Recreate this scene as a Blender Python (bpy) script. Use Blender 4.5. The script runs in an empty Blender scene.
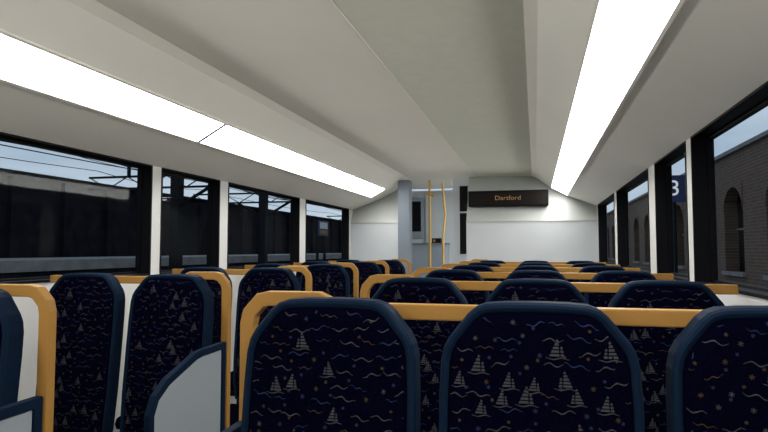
import bpy, math, random
from mathutils import Vector
random.seed(7)
sc=bpy.context.scene
HC=1.35; CX=-.76; HW=1.44
XL=CX-HW; XR=CX+HW
Y0=-1.6; YE=7.05; YV=9.0; YT=7.42
try:
    sc.view_settings.view_transform='Standard'
    sc.view_settings.look='None'
except Exception: pass

# ---------------- materials
def mat(name,col,rough=.6,metal=0,spec=.3,noise=None,bump=0):
    m=bpy.data.materials.new(name); m.use_nodes=True
    nt=m.node_tree; b=nt.nodes['Principled BSDF']
    b.inputs['Base Color'].default_value=(*col,1)
    b.inputs['Roughness'].default_value=rough
    b.inputs['Metallic'].default_value=metal
    b.inputs['Specular IOR Level'].default_value=spec
    if noise:
        sc_,amt=noise
        tc=nt.nodes.new('ShaderNodeTexCoord')
        n=nt.nodes.new('ShaderNodeTexNoise'); n.inputs['Scale'].default_value=sc_; n.inputs['Detail'].default_value=5
        r=nt.nodes.new('ShaderNodeValToRGB')
        r.color_ramp.elements[0].position=.3; r.color_ramp.elements[1].position=.7
        r.color_ramp.elements[0].color=(*[c*(1-amt) for c in col],1)
        r.color_ramp.elements[1].color=(*[min(1,c*(1+amt)) for c in col],1)
        nt.links.new(tc.outputs['Object'],n.inputs['Vector'])
        nt.links.new(n.outputs['Fac'],r.inputs['Fac']); nt.links.new(r.outputs['Color'],b.inputs['Base Color'])
        if bump:
            bp=nt.nodes.new('ShaderNodeBump'); bp.inputs['Strength'].default_value=bump; bp.inputs['Distance'].default_value=.002
            nt.links.new(n.outputs['Fac'],bp.inputs['Height']); nt.links.new(bp.outputs['Normal'],b.inputs['Normal'])
    return m
def emis(name,col,s):
    m=bpy.data.materials.new(name); m.use_nodes=True
    nt=m.node_tree; nt.nodes.clear()
    e=nt.nodes.new('ShaderNodeEmission'); e.inputs[0].default_value=(*col,1); e.inputs[1].default_value=s
    o=nt.nodes.new('ShaderNodeOutputMaterial'); nt.links.new(e.outputs[0],o.inputs[0]); return m
M_wall=mat('wall_laminate',(.58,.58,.56),.5,noise=(3,.03))
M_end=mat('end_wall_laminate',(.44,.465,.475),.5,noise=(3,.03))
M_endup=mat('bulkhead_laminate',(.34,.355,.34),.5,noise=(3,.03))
M_ceil=mat('ceiling_panel',(.82,.79,.70),.6,noise=(2,.02))
M_ceil2=mat('ceiling_panel_darker',(.70,.70,.59),.7,noise=(18,.03))  # slightly darker, greener tone for the stretch right of the ceiling centre
M_cove=mat('cove_panel',(.80,.78,.71),.5,noise=(2,.02))
M_floor=mat('floor_vinyl',(.40,.40,.40),.6,noise=(40,.2))
M_black=mat('window_rubber_black',(.003,.003,.004),.55,spec=.1)
M_fab=mat('seat_moquette_navy',(.0008,.0008,.0052),.95,spec=.010,noise=(250,.3),bump=.3)
M_rim=mat('seat_rim_blue',(.0030,.0092,.022),.7,spec=.04)
M_shell=mat('seat_shell_blue',(.005,.012,.028),.6,spec=.1)
M_gray=mat('pattern_grey_thread',(.036,.036,.041),.9,spec=.02)
M_blue=mat('pattern_blue_thread',(.014,.020,.050),.9,spec=.02)
M_tan=mat('pattern_tan_thread',(.040,.027,.015),.9,spec=.02)
M_or=mat('grab_rail_orange',(.28,.145,.035),.5,spec=.12)
M_pole=mat('grab_pole_yellow',(.62,.36,.09),.4,spec=.3)
M_pgrey=mat('side_panel_grey',(.22,.25,.27),.5)
M_metal=mat('pedestal_metal',(.12,.13,.14),.4,.6)
M_light=emis('light_diffuser',(1,.985,.96),18.0)
M_vfill=emis('vestibule_fill',(.95,.98,1),22.0)  # emission of the added vestibule fill
M_led=emis('led_amber',(1,.62,.28),.24)
M_post=mat('door_post_bluegrey',(.15,.18,.21),.5)
M_cab=mat('cabinet_grey',(.24,.28,.32),.5)

def glass():
    m=bpy.data.materials.new('tinted_glass'); m.use_nodes=True
    nt=m.node_tree; nt.nodes.clear()
    t=nt.nodes.new('ShaderNodeBsdfTransparent'); t.inputs[0].default_value=(.95,.97,.98,1)
    g=nt.nodes.new('ShaderNodeBsdfGlossy'); g.inputs['Roughness'].default_value=.02; g.inputs[0].default_value=(.8,.8,.8,1)
    mx=nt.nodes.new('ShaderNodeMixShader'); mx.inputs[0].default_value=.005
    o=nt.nodes.new('ShaderNodeOutputMaterial')
    nt.links.new(t.outputs[0],mx.inputs[1]); nt.links.new(g.outputs[0],mx.inputs[2]); nt.links.new(mx.outputs[0],o.inputs[0])
    return m
M_glass=glass()
def brick(name,c1,c2,cm,scale):
    m=mat(name,c1,.9); nt=m.node_tree
    tc=nt.nodes.new('ShaderNodeTexCoord')
    sep=nt.nodes.new('ShaderNodeSeparateXYZ'); cb=nt.nodes.new('ShaderNodeCombineXYZ')
    nt.links.new(tc.outputs['Object'],sep.inputs[0])
    nt.links.new(sep.outputs['Y'],cb.inputs['X']); nt.links.new(sep.outputs['Z'],cb.inputs['Y'])
    b=nt.nodes.new('ShaderNodeTexBrick'); b.inputs['Scale'].default_value=scale
    b.inputs['Color1'].default_value=(*c1,1); b.inputs['Color2'].default_value=(*c2,1); b.inputs['Mortar'].default_value=(*cm,1)
    nt.links.new(cb.outputs[0],b.inputs['Vector']); nt.links.new(b.outputs['Color'],nt.nodes['Principled BSDF'].inputs['Base Color'])
    return m

# ---------------- mesh helper
class MB:
    def __init__(s): s.v=[];s.f=[];s.mi=[];s.mats=[]
    def m(s,mt):
        if mt not in s.mats: s.mats.append(mt)
        return s.mats.index(mt)
    def add(s,vs,fs,mt):
        k=len(s.v); s.v+= [tuple(v) for v in vs]; i=s.m(mt)
        for f in fs: s.f.append([k+a for a in f]); s.mi.append(i)
    def box(s,x0,x1,y0,y1,z0,z1,mt):
        vs=[(x,y,z) for x in(x0,x1) for y in(y0,y1) for z in(z0,z1)]
        s.add(vs,[(0,1,3,2),(4,6,7,5),(0,4,5,1),(2,3,7,6),(0,2,6,4),(1,5,7,3)],mt)
    def cyl(s,p,q,r,mt,n=12):
        p=Vector(p);q=Vector(q);d=(q-p).normalized()
        a=d.orthogonal().normalized();b=d.cross(a)
        vs=[]
        for c in(p,q):
            for i in range(n):
                t=2*math.pi*i/n; vs.append(c+a*r*math.cos(t)+b*r*math.sin(t))
        fs=[(i,(i+1)%n,n+(i+1)%n,n+i) for i in range(n)]+[tuple(range(n))[::-1],tuple(range(n,2*n))]
        s.add(vs,fs,mt)
    def prism(s,pts,axis,a0,a1,mt):
        n=len(pts)
        def P(p,a):
            return (a,p[0],p[1]) if axis=='x' else ((p[0],a,p[1]) if axis=='y' else (p[0],p[1],a))
        vs=[P(p,a0) for p in pts]+[P(p,a1) for p in pts]
        fs=[(i,(i+1)%n,n+(i+1)%n,n+i) for i in range(n)]+[tuple(range(n))[::-1],tuple(range(n,2*n))]
        s.add(vs,fs,mt)
    def mesh(s,name):
        me=bpy.data.meshes.new(name); me.from_pydata(s.v,[],s.f)
        for m in s.mats: me.materials.append(m)
        for p,i in zip(me.polygons,s.mi): p.material_index=i
        me.update()
        import bmesh
        bm=bmesh.new(); bm.from_mesh(me); bmesh.ops.recalc_face_normals(bm,faces=bm.faces); bm.to_mesh(me); bm.free()
        return me
    def obj(s,name,parent=None,bevel=0,loc=(0,0,0)):
        o=bpy.data.objects.new(name,s.mesh(name)); sc.collection.objects.link(o); o.location=loc
        if bevel:
            b=o.modifiers.new('bevel','BEVEL'); b.width=bevel; b.segments=2; b.limit_method='ANGLE'; b.angle_limit=.6
        if parent: o.parent=parent
        return o
def empty(name,loc=(0,0,0)):
    e=bpy.data.objects.new(name,None); sc.collection.objects.link(e); e.location=loc; e.empty_display_size=.1; return e
R=lambda z: z+HC     # eye-height-relative to world

# ---------------- floor
b=MB(); b.box(XL-.09,XR+.09,Y0-.1,YV+.1,-.08,0,M_floor); b.obj('floor')

# ---------------- side walls & windows
WB=R(-.15); WT=R(.505)
winsL=[(.2,1.58),(1.70,3.10),(3.19,3.89),(4.01,5.40),(5.56,6.98)]
winsR=[(.1,1.45),(1.57,2.90),(3.00,3.74),(3.95,5.42),(5.60,6.98)]
wn=0
for side,x,wins in(('left',XL,winsL),('right',XR,winsR)):
    s=-1 if side=='left' else 1
    xa,xb=sorted((x,x+s*.09))
    b=MB()
    b.box(xa,xb,Y0,YV,0,WB,M_wall)
    b.box(xa,xb,Y0,YV,WT,R(.60),M_wall)
    ys=[Y0]+[v for w in wins for v in w]+[YV]
    for i in range(0,len(ys),2): b.box(xa,xb,ys[i],ys[i+1],WB,WT,M_wall)
    b.obj('wall_'+side)
    for (a,c) in wins:
        wn+=1
        b=MB(); t=.012; xi=x-s*.004; xo=x+s*.085
        p,q=sorted((xi,xo))
        b.box(p,q,a,c,WB,WB+t,M_black); b.box(p,q,a,c,WT-t,WT,M_black)
        b.box(p,q,a,a+t,WB+t,WT-t,M_black); b.box(p,q,c-t,c,WB+t,WT-t,M_black)
        p,q=sorted((x+s*.06,x+s*.085)); e=.022
        b.box(p,q,a+t,c-t,WB+t,WB+e,M_black); b.box(p,q,a+t,c-t,WT-e,WT-t,M_black)
        b.box(p,q,a+t,a+e,WB+t,WT-t,M_black); b.box(p,q,c-e,c-t,WB+t,WT-t,M_black)
        fr=b.obj('window_%d'%wn)
        g=MB(); p,q=sorted((x+s*.070,x+s*.076)); g.box(p,q,a+e,c-e,WB+e,WT-e,M_glass)
        g.obj('glass',fr)

# ---------------- ceiling profile
prof=[(-1.44,.50),(-1.128,.629),(-.95,.728),(-.80,.862),(-.75,.889),(-.40,.899),(.06,.901),(.73,.889),(.78,.868),(.95,.728),(1.128,.629),(1.44,.50)]
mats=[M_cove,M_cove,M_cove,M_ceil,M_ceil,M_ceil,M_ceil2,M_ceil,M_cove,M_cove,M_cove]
b=MB()
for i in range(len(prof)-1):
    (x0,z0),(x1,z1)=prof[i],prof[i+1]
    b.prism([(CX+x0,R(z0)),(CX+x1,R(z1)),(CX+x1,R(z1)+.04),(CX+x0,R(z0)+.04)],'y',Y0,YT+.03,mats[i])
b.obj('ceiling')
b=MB()
for xx in(.055,.74):
    zz=.9008 if xx<.5 else .8888
    b.box(CX+xx-.003,CX+xx+.003,Y0,YT,R(zz)-.002,R(zz)+.003,M_ceil)
b.obj('trim_1')

def strip(name,sgn,segs):
    e=empty(name,(0,0,0))
    p0=Vector((CX+sgn*.955,0,R(.7255))); p1=Vector((CX+sgn*1.123,0,R(.632)))
    d=(p1-p0).normalized(); n=Vector((-d.z,0,d.x))
    if n.z>0: n=-n
    for k,(ya,yb) in enumerate(segs):
        b=MB(); q=[p0,p1,p1+n*.008,p0+n*.008]
        b.prism([(v.x,v.z) for v in q],'y',ya,yb,M_light)
        b.obj('diffuser_%d'%(k+1),e)
    b=MB()
    for pt,off in((p0,-d),(p1,d)):
        c=pt+off*.006
        q=[c-d*.006,c+d*.006,c+d*.006+n*.012,c-d*.006+n*.012]
        b.prism([(v.x,v.z) for v in q],'y',segs[0][0],segs[-1][1],M_cove)
    for (ya,yb),(yc,yd) in zip(segs,segs[1:]):
        q=[p0,p1,p1+n*.011,p0+n*.011]
        b.prism([(v.x,v.z) for v in q],'y',yb-.001,yc+.001,M_cab)
    b.obj('trim_frame',e)
strip('ceiling_light',-1,[(Y0+.1,3.062),(3.088,6.85)])
strip('ceiling_light',1,[(Y0+.1,1.5),(1.515,7.12)])

# ---------------- end wall
DX0,DX1=-1.60,-.78
ZB=R(.33)
b=MB()
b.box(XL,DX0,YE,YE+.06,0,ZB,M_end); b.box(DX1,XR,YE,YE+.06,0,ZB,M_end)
def upper(pts):
    def y(z): return YE+(YT-YE)*(z-.33)/.56
    n=len(pts)
    vs=[(x,y(z),R(z)) for x,z in pts]+[(x,y(z)+.05,R(z)) for x,z in pts]
    b.add(vs,[tuple(range(n)),tuple(range(n,2*n))]+[(i,(i+1)%n,n+(i+1)%n,n+i) for i in range(n)],M_endup)
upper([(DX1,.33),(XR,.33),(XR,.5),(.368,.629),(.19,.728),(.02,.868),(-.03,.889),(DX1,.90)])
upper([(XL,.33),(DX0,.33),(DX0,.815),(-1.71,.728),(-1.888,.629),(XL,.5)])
b.obj('wall_end')
b=MB(); b.box(DX1,XR-.001,YE-.008,YE,ZB-.008,ZB+.002,M_endup); b.box(XL+.001,DX0,YE-.008,YE,ZB-.008,ZB+.002,M_endup); b.obj('trim_2')
b=MB(); b.box(DX0+.002,DX0+.15,YE-.02,YE+.12,0,R(.84),M_post); b.obj('trim_3',bevel=.008)

# destination display
e=empty('destination_display',(-.30,7.055,R(.60)))
b=MB(); b.box(-.455,.455,0,.11,-.09,.09,M_black); o=b.obj('housing',e,.006)
b=MB(); b.box(-.42,.42,-.003,.0005,-.06,.06,mat('display_screen',(.006,.004,.003),.4,spec=.1)); b.obj('screen',e)
cu=bpy.data.curves.new('destination_text','FONT'); cu.body='Dartford'; cu.size=.074; cu.align_x='CENTER'; cu.align_y='CENTER'; cu.extrude=.001
cu.materials.append(M_led)
t=bpy.data.objects.new('led_text',cu); sc.collection.objects.link(t); t.parent=e; t.location=(0,-.006,0); t.rotation_euler=(math.pi/2,0,0); t.scale=(1.12,1,1)

# ---------------- vestibule
b=MB(); b.box(XL,XR,YV,YV+.06,0,R(.9),M_end); b.obj('wall_vestibule_end')
b=MB(); b.box(XL,XR,YE+.42,YV,R(.93),R(.97),M_ceil); b.obj('ceiling_vestibule')
b=MB(); b.box(-.5,.5,YE+.7,YE+1.3,R(.905),R(.929),M_vfill); b.obj('vestibule_fill_light')  # added fill, out of view behind the bulkhead, to brighten the vestibule
b=MB(); b.box(-1.86,-1.64,YV-.02,YV-.001,R(.18),R(.80),M_cab); b.box(-1.82,-1.68,YV-.026,YV-.02,R(.28),R(.74),M_black); b.obj('window_11',bevel=.004)
b=MB(); b.box(-1.60,-1.17,YV-.03,YV-.002,0.0,R(.84),M_end); b.box(-1.165,-1.15,YV-.035,YV-.002,0.0,R(.84),M_post); b.obj('door_1')
b=MB(); b.box(-1.90,-1.25,YV-.42,YV-.05,0,R(.08),M_cab); b.box(-1.92,-1.23,YV-.44,YV-.045,R(.08),R(.10),M_post); b.box(-1.45,-1.32,YV-.40,YV-.3,R(.10),R(.17),M_black)
b.box(-1.43,-1.40,YV-.41,YV-.399,R(.115),R(.15),M_or); b.obj('equipment_cabinet')
b=MB(); b.box(-1.0,-.79,YE+.46,YE+.50,0.0,R(.90),M_end); b.box(-.91,-.81,YE+.45,YE+.46,R(-.05),R(.46),M_black); b.box(-.91,-.81,YE+.45,YE+.46,R(.48),R(.80),M_black); b.obj('door_2')
def pipe(name,pts,r):
    cu=bpy.data.curves.new(name,'CURVE'); cu.dimensions='3D'; cu.bevel_depth=r; cu.bevel_resolution=4; cu.resolution_u=8; cu.use_fill_caps=True
    sp=cu.splines.new('POLY'); sp.points.add(len(pts)-1)
    for i,p in enumerate(pts): sp.points[i].co=(*p,1)
    cu.materials.append(M_pole)
    o=bpy.data.objects.new(name,cu); sc.collection.objects.link(o); return o
pipe('grab_pole',[(-1.36,7.9,0),(-1.36,7.9,R(.93))],.017)
pipe('grab_pole',[(-1.24,8.3,0),(-1.24,8.3,R(.2)),(-1.21,8.3,R(.5)),(-1.25,8.3,R(.93))],.015)
pipe('grab_handle',[(-1.40,7.9,R(.76)),(-1.30,7.9,R(.72))],.017)
pipe('grab_pole',[(-1.03,7.9,0),(-1.03,7.9,R(.93))],.012)
b=MB(); b.box(XL,XR,Y0-.06,Y0,0,R(.92),M_wall); b.obj('wall_rear')

# ---------------- seats
half=[(.0,0),(.06,-.001),(.098,-.004),(.118,-.011),(.134,-.024),(.170,-.068),(.181,-.088),(.187,-.115),(.190,-.18),(.191,-.30),(.191,-.50),(.185,-.66),(.165,-.74),(.10,-.76)]
out=[(x*.985,z) for x,z in half]+[(-x*.985,z) for x,z in reversed(half[1:])]
out=out[:len(half)]+[(0,-.76)]+out[len(half):]
N=len(out)
def inset(poly,d):
    n=len(poly); r=[]
    for i in range(n):
        a=Vector(poly[i-1]);p=Vector(poly[i]);c=Vector(poly[(i+1)%n])
        e1=(p-a).normalized();e2=(c-p).normalized()
        n1=Vector((e1.y,-e1.x));n2=Vector((e2.y,-e2.x))
        m=(n1+n2).normalized(); k=d/max(.4,m.dot(n1))
        r.append(tuple(p+m*k))
    return r
def dist(p):
    p=Vector(p); best=9
    for i in range(N):
        a=Vector(out[i]);c=Vector(out[(i+1)%N]);e=(c-a)
        if e.length<1e-6: continue
        e.normalize(); nn=Vector((e.y,-e.x)); best=min(best,(p-a).dot(nn))
    return best
def ydep(d):
    K=[(.019,.0),(.026,-.006),(.042,-.010)]
    if d<=K[0][0]: return 0
    for (a,ya),(c,yc) in zip(K,K[1:]):
        if d<=c: return ya+(yc-ya)*(d-a)/(c-a)
    return K[-1][1]
TILT=.10
ZT=R(-.102)
def seatmesh(seed):
    rnd=random.Random(seed); b=MB()
    W=lambda x,y,z:(x,y+TILT*z,z+ZT)
    loops=[(.012,.062),(.0,.050),(.0,.004),(.004,-.004),(.009,-.006),(.014,-.004),(.018,.0),(.026,-.006),(.042,-.010)]
    L=[[W(x,y,z) for x,z in inset(out,d)] for d,y in loops]
    for k in range(len(L)-1):
        mt=M_shell if k==0 else (M_rim if k<6 else M_fab)
        b.add(L[k]+L[k+1],[(i,(i+1)%N,N+(i+1)%N,N+i) for i in range(N)],mt)
    b.add(L[-1],[tuple(range(N))],M_fab)
    b.add(L[0],[tuple(range(N))],M_shell)
    def P(x,z,eps=.0008):
        return W(x,ydep(dist((x,z)))-eps,z)
    def ok(pts): return all(dist(p)>.022 for p in pts)
    def poly(pts,mt):
        if ok(pts): b.add([P(*p) for p in pts],[tuple(range(len(pts)))],mt)
    def wave(cx,cz,ln,amp,ph,ang,mt,w=.0011,per=.022):
        n=max(8,int(ln/.003)); top=[];bot=[]
        for i in range(n+1):
            t=-ln/2+ln*i/n; zz=amp*math.sin(2*math.pi*t/per+ph)
            ww=w*(1-.6*abs(2*i/n-1))
            X=t*math.cos(ang)-zz*math.sin(ang)+cx; Z=t*math.sin(ang)+zz*math.cos(ang)+cz
            top.append((X,Z+ww));bot.append((X,Z-ww))
        for i in range(n):
            poly([bot[i],bot[i+1],top[i+1],top[i]],mt)
    def sail(cx,cz,h,mt,fl):
        nb=5
        for i in range(nb):
            z0=cz+h*i/nb; z1=z0+h/nb*.68
            w0=.45*h*(1-i/nb); w1=.45*h*(1-(i+.68)/nb)
            poly([(cx-fl*.1*h,z0),(cx+fl*w0,z0),(cx+fl*w1,z1),(cx-fl*.1*h*(1-i/nb),z1)],mt)
            if i<3: poly([(cx-fl*(.16*h),z0),(cx-fl*(.16*h),z1),(cx-fl*(.16*h+w1*.45),z1),(cx-fl*(.16*h+w0*.5),z0)],mt)
        wave(cx,cz-.004,h*1.3,.0015,0,0,mt,.0012,.03)
    def star(cx,cz,r,mt):
        for k in range(3):
            a=k*math.pi/3+.3; dx,dz=math.cos(a)*r,math.sin(a)*r; px,pz=-math.sin(a)*.0007,math.cos(a)*.0007
            poly([(cx-dx+px,cz-dz+pz),(cx+dx+px,cz+dz+pz),(cx+dx-px,cz+dz-pz),(cx-dx-px,cz-dz-pz)],mt)
    row=0; z=-.035
    while z>-.70:
        x=-.19+(row%2)*.03
        while x<.2:
            jx=x+rnd.uniform(-.008,.008); jz=z+rnd.uniform(-.007,.007); k=rnd.random()
            if k<.17: sail(jx,jz-.012,rnd.uniform(.026,.034),M_gray,rnd.choice((-1,1)))
            elif k<.62: wave(jx,jz,rnd.uniform(.034,.048),.003,rnd.uniform(0,6),rnd.uniform(-.25,.25),rnd.choice((M_gray,M_gray,M_blue)),.0014,.028)
            elif k<.80: wave(jx,jz,rnd.uniform(.025,.04),.002,rnd.uniform(0,6),rnd.uniform(-.3,.3),rnd.choice((M_tan,M_blue)),.0010,.017)
            else: star(jx,jz,.005,rnd.choice((M_tan,M_gray,M_blue)))
            if rnd.random()<.5: star(jx+.02,jz+.014,.0035,rnd.choice((M_tan,M_blue)))
            x+=.047
        z-=.028; row+=1
    pts=[(.03-.05,.42),(-.06,.405),(-.40,.40),(-.47,.42),(-.485,.45),(-.47,.475),(-.42,.485),(-.05,.475),(-.01,.46)]
    b.prism([(y,z) for y,z in pts],'x',-.195,.195,M_fab)
    b.box(-.198,.198,-.44,.0,.37,.402,M_shell)
    b.box(-.16,.16,-.06,.0,.36,.60,M_shell)
    b.prism([(-.36,.0),(-.10,0),(-.14,.37),(-.32,.37)],'x',-.035,.035,M_metal)
    b.box(-.12,.12,-.38,-.06,0.0,.018,M_metal)
    return b.mesh('train_seat')
SM=[seatmesh(i) for i in(1,2,3,4)]
cnt=0
def seat(x,y):
    global cnt
    o=bpy.data.objects.new('train_seat',SM[(cnt*3+cnt//4)%4]); cnt+=1
    sc.collection.objects.link(o); o.location=(x,y,0); return o

def rail(xa,xw,y,sgn):
    w=.033
    e=empty('seat_end_frame',(xa,y,0))
    L=abs(xw-xa)
    outer=[(0,0.0),(0,R(-.165)),(.008,R(-.135)),(.040,R(-.100)),(.065,R(-.094)),(.19,R(-.094)),(.24,R(-.116)),(L,R(-.116))]
    inner=[(w,0.0),(w,R(-.172)),(w+.004,R(-.152)),(.056,R(-.131)),(.072,R(-.127)),(.19,R(-.127)),(.235,R(-.149)),(L,R(-.149))]
    b=MB(); n=len(outer); vs=[]
    for yy in(-.014,.016):
        for p in outer: vs.append((sgn*p[0],yy,p[1]))
        for p in inner: vs.append((sgn*p[0],yy,p[1]))
    fs=[]
    for i in range(n-1):
        fs.append((i,i+1,n+i+1,n+i)); fs.append((2*n+i,2*n+i+1,3*n+i+1,3*n+i))
        fs.append((i,i+1,2*n+i+1,2*n+i)); fs.append((n+i,n+i+1,3*n+i+1,3*n+i))
    fs.append((0,n,3*n,2*n)); fs.append((n-1,2*n-1,4*n-1,3*n-1))
    b.add(vs,fs,M_or)
    b.obj('grab_rail',e,.003)
    pp=[(-.018,R(-.385)),(-.20,R(-.388)),(-.25,R(-.395)),(-.43,R(-.455)),(-.50,R(-.50)),(-.53,R(-.56)),(-.53,R(-.86)),(-.48,R(-.93)),(-.10,R(-.93)),(-.018,R(-.90))]
    b=MB(); n=len(pp)
    cen=Vector((sum(p[0] for p in pp)/n,sum(p[1] for p in pp)/n))
    def ins(d):
        r=[]
        for i in range(n):
            a=Vector(pp[i-1]);p=Vector(pp[i]);c=Vector(pp[(i+1)%n])
            e1=(p-a).normalized();e2=(c-p).normalized()
            n1=Vector((-e1.y,e1.x));n2=Vector((-e2.y,e2.x))
            if n1.dot(cen-p)<0:n1=-n1
            if n2.dot(cen-p)<0:n2=-n2
            m=(n1+n2).normalized(); r.append(tuple(p+m*(d/max(.5,m.dot(n1)))))
        return r
    I=ins(.028)
    u0,u1=(.004,.028)
    A=[(sgn*u0,*p) for p in pp];B=[(sgn*u1,*p) for p in pp];C=[(sgn*u0,*p) for p in I];D=[(sgn*u1,*p) for p in I]
    F=[]
    for i in range(n):
        j=(i+1)%n
        F+=[(i,j,n+j,n+i),(i,j,2*n+j,2*n+i),(n+i,n+j,3*n+j,3*n+i),(2*n+i,2*n+j,3*n+j,3*n+i)]
    b.add(A+B+C+D,F,M_rim)
    b.prism(I,'x',sgn*.010,sgn*.022,M_pgrey)
    b.obj('side_panel',e,.003)
    b=MB(); b.box(sgn*.008 if sgn>0 else -.026,sgn*.026 if sgn>0 else -.008,-.40,-.36,0,R(-.925),M_metal); b.obj('leg',e)
for y in(1.28,2.25,3.21,4.17,5.12,6.08):
    for x in(-.42,.0,.42): seat(x,y-.078)
    rail(-.66,.655,y,1)
for y in(1.36,2.33,3.29,4.24,5.20,6.17):
    for x in(-1.498,-1.93): seat(x,y-.078)
    rail(-1.262,-2.17,y,-1)

# ---------------- exterior
GZ=-1.1
M_gnd=mat('ballast',(.05,.048,.045),.95,noise=(8,.4))
M_wallout=mat('retaining_wall_dark',(.015,.014,.018),.95,noise=(3,.4),spec=.03)
b=MB(); b.box(-60,60,-30,140,GZ-.2,GZ,M_gnd); b.obj('ground')
b=MB(); b.box(-11.6,-11,-12,90,GZ,R(1.66),M_wallout)
y=-12
while y<90:
    b.box(-11.0,-10.88,y,y+.28,GZ,R(1.60),M_wallout); y+=1.5
b.box(-11.7,-10.85,-12,90,R(1.66),R(1.72),mat('coping_dark',(.016,.016,.018),.9,spec=.03)); b.obj('retaining_wall')
M_plat=mat('platform_concrete',(.20,.20,.20),.9,noise=(4,.2))
b=MB(); b.box(-10.8,-8.2,-12,80,GZ,R(-.46),mat('platform_wall_dark',(.03,.03,.032),.9)); b.box(-10.8,-8.1,-12,80,R(-.36),R(-.17),M_plat); b.box(-10.8,-8.15,-12,80,R(-.46),R(-.36),M_wallout); b.obj('railway_platform')
M_steel=mat('steel_dark',(.008,.009,.012),.8,spec=.1)
oe=empty('overhead_line_equipment')
for yy in(11.3,15.5,27,40):
    b=MB(); x0=-7.4
    b.box(x0-.10,x0+.10,yy-.10,yy+.10,GZ,R(2.6),M_steel)
    b.box(x0-2.2,x0+3.6,yy-.04,yy+.04,R(1.58),R(1.62),M_steel); b.box(x0-2.2,x0+3.6,yy-.04,yy+.04,R(1.32),R(1.36),M_steel)
    for k in range(12):
        xx=x0-2.2+k*.483; a,c=(R(1.34),R(1.60)) if k%2 else (R(1.60),R(1.34))
        b.cyl((xx,yy,a),(xx+.483,yy,c),.013,M_steel,6)
    b.cyl((x0,yy,R(.9)),(x0+.8,yy,R(1.34)),.035,M_steel,6); b.cyl((x0,yy,R(.9)),(x0-.8,yy,R(1.34)),.035,M_steel,6)
    b.cyl((x0-1.2,yy,R(1.62)),(x0-1.2,yy,R(1.9)),.04,M_steel,8); b.cyl((x0+1.2,yy,R(1.62)),(x0+1.2,yy,R(1.9)),.04,M_steel,8)
    b.obj('catenary_mast',oe)
b=MB(); x0=-9.6; yy=6.2
b.box(x0-.08,x0+.08,yy-.08,yy+.08,R(-.17),R(3.2),M_steel)
b.box(x0-.9,x0+2.4,yy-.02,yy+.02,R(1.94),R(1.97),M_steel); b.cyl((x0,yy,R(1.65)),(x0+1.0,yy,R(1.95)),.018,M_steel,6)
b.cyl((x0+.7,yy,R(1.96)),(x0+.7,yy,R(2.2)),.03,M_steel,8); b.cyl((x0-.6,yy,R(1.96)),(x0-.6,yy,R(2.2)),.03,M_steel,8)
b.obj('catenary_mast_small',oe)
b=MB()
for x,z in((-9.4,2.05),(-9.4,1.75),(-8.6,1.9),(-6.2,1.36),(-10.4,2.25)):
    for a,c in((-12,0),(0,11.3),(11.3,15.5),(15.5,27),(27,40)):
        n=6
        for i in range(n):
            t0,t1=i/n,(i+1)/n; sg=lambda t:-.10*4*t*(1-t)
            b.cyl((x,a+(c-a)*t0,R(z)+sg(t0)),(x,a+(c-a)*t1,R(z)+sg(t1)),.008,M_steel,5)
b.obj('overhead_wires',oe)
b=MB(); b.box(-6.04,-6.0,16.2,17.0,R(.42),R(.85),mat('sign_navy',(.02,.03,.10),.5)); b.box(-5.998,-5.99,16.28,16.9,R(.62),R(.8),M_wall)
b.box(-5.998,-5.99,16.3,16.85,R(.48),R(.56),M_or)
b.cyl((-6.08,16.3,GZ),(-6.08,16.3,R(.85)),.04,M_steel); b.cyl((-6.08,16.9,GZ),(-6.08,16.9,R(.85)),.04,M_steel); b.obj('station_sign')
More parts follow.
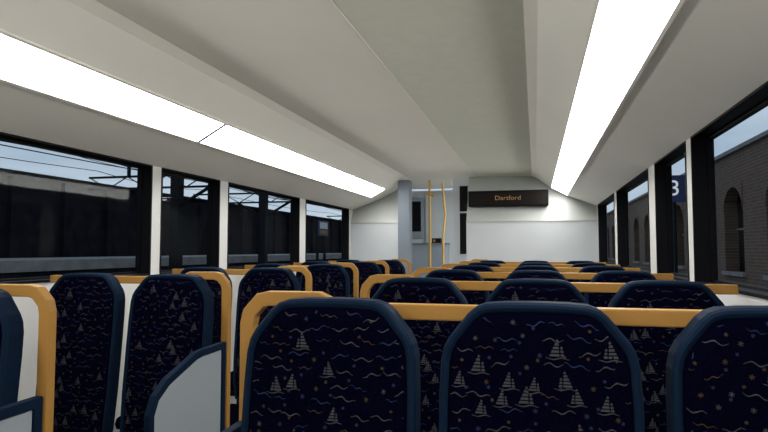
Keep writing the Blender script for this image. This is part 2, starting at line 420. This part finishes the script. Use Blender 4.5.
# right: platform + brick station building
b=MB(); b.box(1.05,5.1,-10,70,GZ,-.12,M_plat); b.box(1.05,1.35,-10,70,-.12,-.11,mat('platform_edge_white',(.6,.6,.6),.7)); b.obj('railway_platform')
M_br=brick('station_brick',(.13,.08,.055),(.09,.055,.04),(.17,.15,.13),3.0)
b=MB()
b.box(5.2,5.8,-10,60,GZ,.75,M_br); b.box(5.2,5.8,-10,60,3.1,3.95,M_br); b.box(5.1,5.9,-10,60,3.95,4.05,M_plat)
y=-10
while y<60:
    b.box(5.2,5.8,y,y+1.6,.75,3.1,M_br)
    b.box(5.55,5.6,y+1.6,y+3.2,.75,3.1,M_black)
    n=8
    for k in range(n):
        t0=math.pi*k/n;t1=math.pi*(k+1)/n
        ya,yb=y+2.4-.8*math.cos(t0),y+2.4-.8*math.cos(t1)
        b.prism([(ya,2.4+.65*math.sin(t0)),(yb,2.4+.65*math.sin(t1)),(yb,3.1),(ya,3.1)],'x',5.18,5.5,M_br)
    b.box(5.11,5.25,y+1.5,y+3.3,.66,.76,M_plat)
    b.box(5.5,5.54,y+2.37,y+2.43,.76,3.1,M_plat); b.box(5.5,5.54,y+1.6,y+3.2,1.9,1.95,M_plat)
    y+=3.2
b.obj('station_building')
e=empty('platform_number_sign',(2.00,9.6,R(.90)))
b=MB(); b.box(-.15,.15,-.02,.02,-.20,.20,mat('sign_blue',(.02,.03,.09),.5)); b.cyl((0,.04,-.12-R(.90)),(0,.04,.20),.03,M_steel); b.obj('panel',e)
cu=bpy.data.curves.new('number_text','FONT'); cu.body='3'; cu.size=.32; cu.align_x='CENTER'; cu.align_y='CENTER'; cu.extrude=.002
cu.materials.append(emis('number_added_glow',(.85,.9,1),.6))  # glow added so the white digit reads brighter; not a lamp
t=bpy.data.objects.new('number',cu); sc.collection.objects.link(t); t.parent=e; t.location=(0,-.024,0); t.rotation_euler=(math.pi/2,0,0)

# ---------------- world
w=bpy.data.worlds.new('sky'); sc.world=w; w.use_nodes=True; nt=w.node_tree
bg=nt.nodes['Background']; tc=nt.nodes.new('ShaderNodeTexCoord')
n=nt.nodes.new('ShaderNodeTexNoise'); n.inputs['Scale'].default_value=3; n.inputs['Detail'].default_value=6
mp=nt.nodes.new('ShaderNodeMapping'); mp.inputs['Scale'].default_value=(1,1,4)
r=nt.nodes.new('ShaderNodeValToRGB'); r.color_ramp.elements[0].color=(.25,.32,.40,1); r.color_ramp.elements[1].color=(.40,.46,.52,1)
r.color_ramp.elements[0].position=.35; r.color_ramp.elements[1].position=.7
nt.links.new(tc.outputs['Generated'],mp.inputs[0]); nt.links.new(mp.outputs[0],n.inputs['Vector']); nt.links.new(n.outputs['Fac'],r.inputs['Fac']); nt.links.new(r.outputs['Color'],bg.inputs[0])
bg.inputs[1].default_value=1.5

# ---------------- camera
cd=bpy.data.cameras.new('camera'); cam=bpy.data.objects.new('camera',cd); sc.collection.objects.link(cam)
cd.sensor_width=36; cd.lens=600/768*36; cd.clip_start=.02; cd.clip_end=300
cam.location=(0,0,HC); cam.rotation_euler=(math.radians(90+3.24),0,math.radians(14.13))
sc.camera=cam
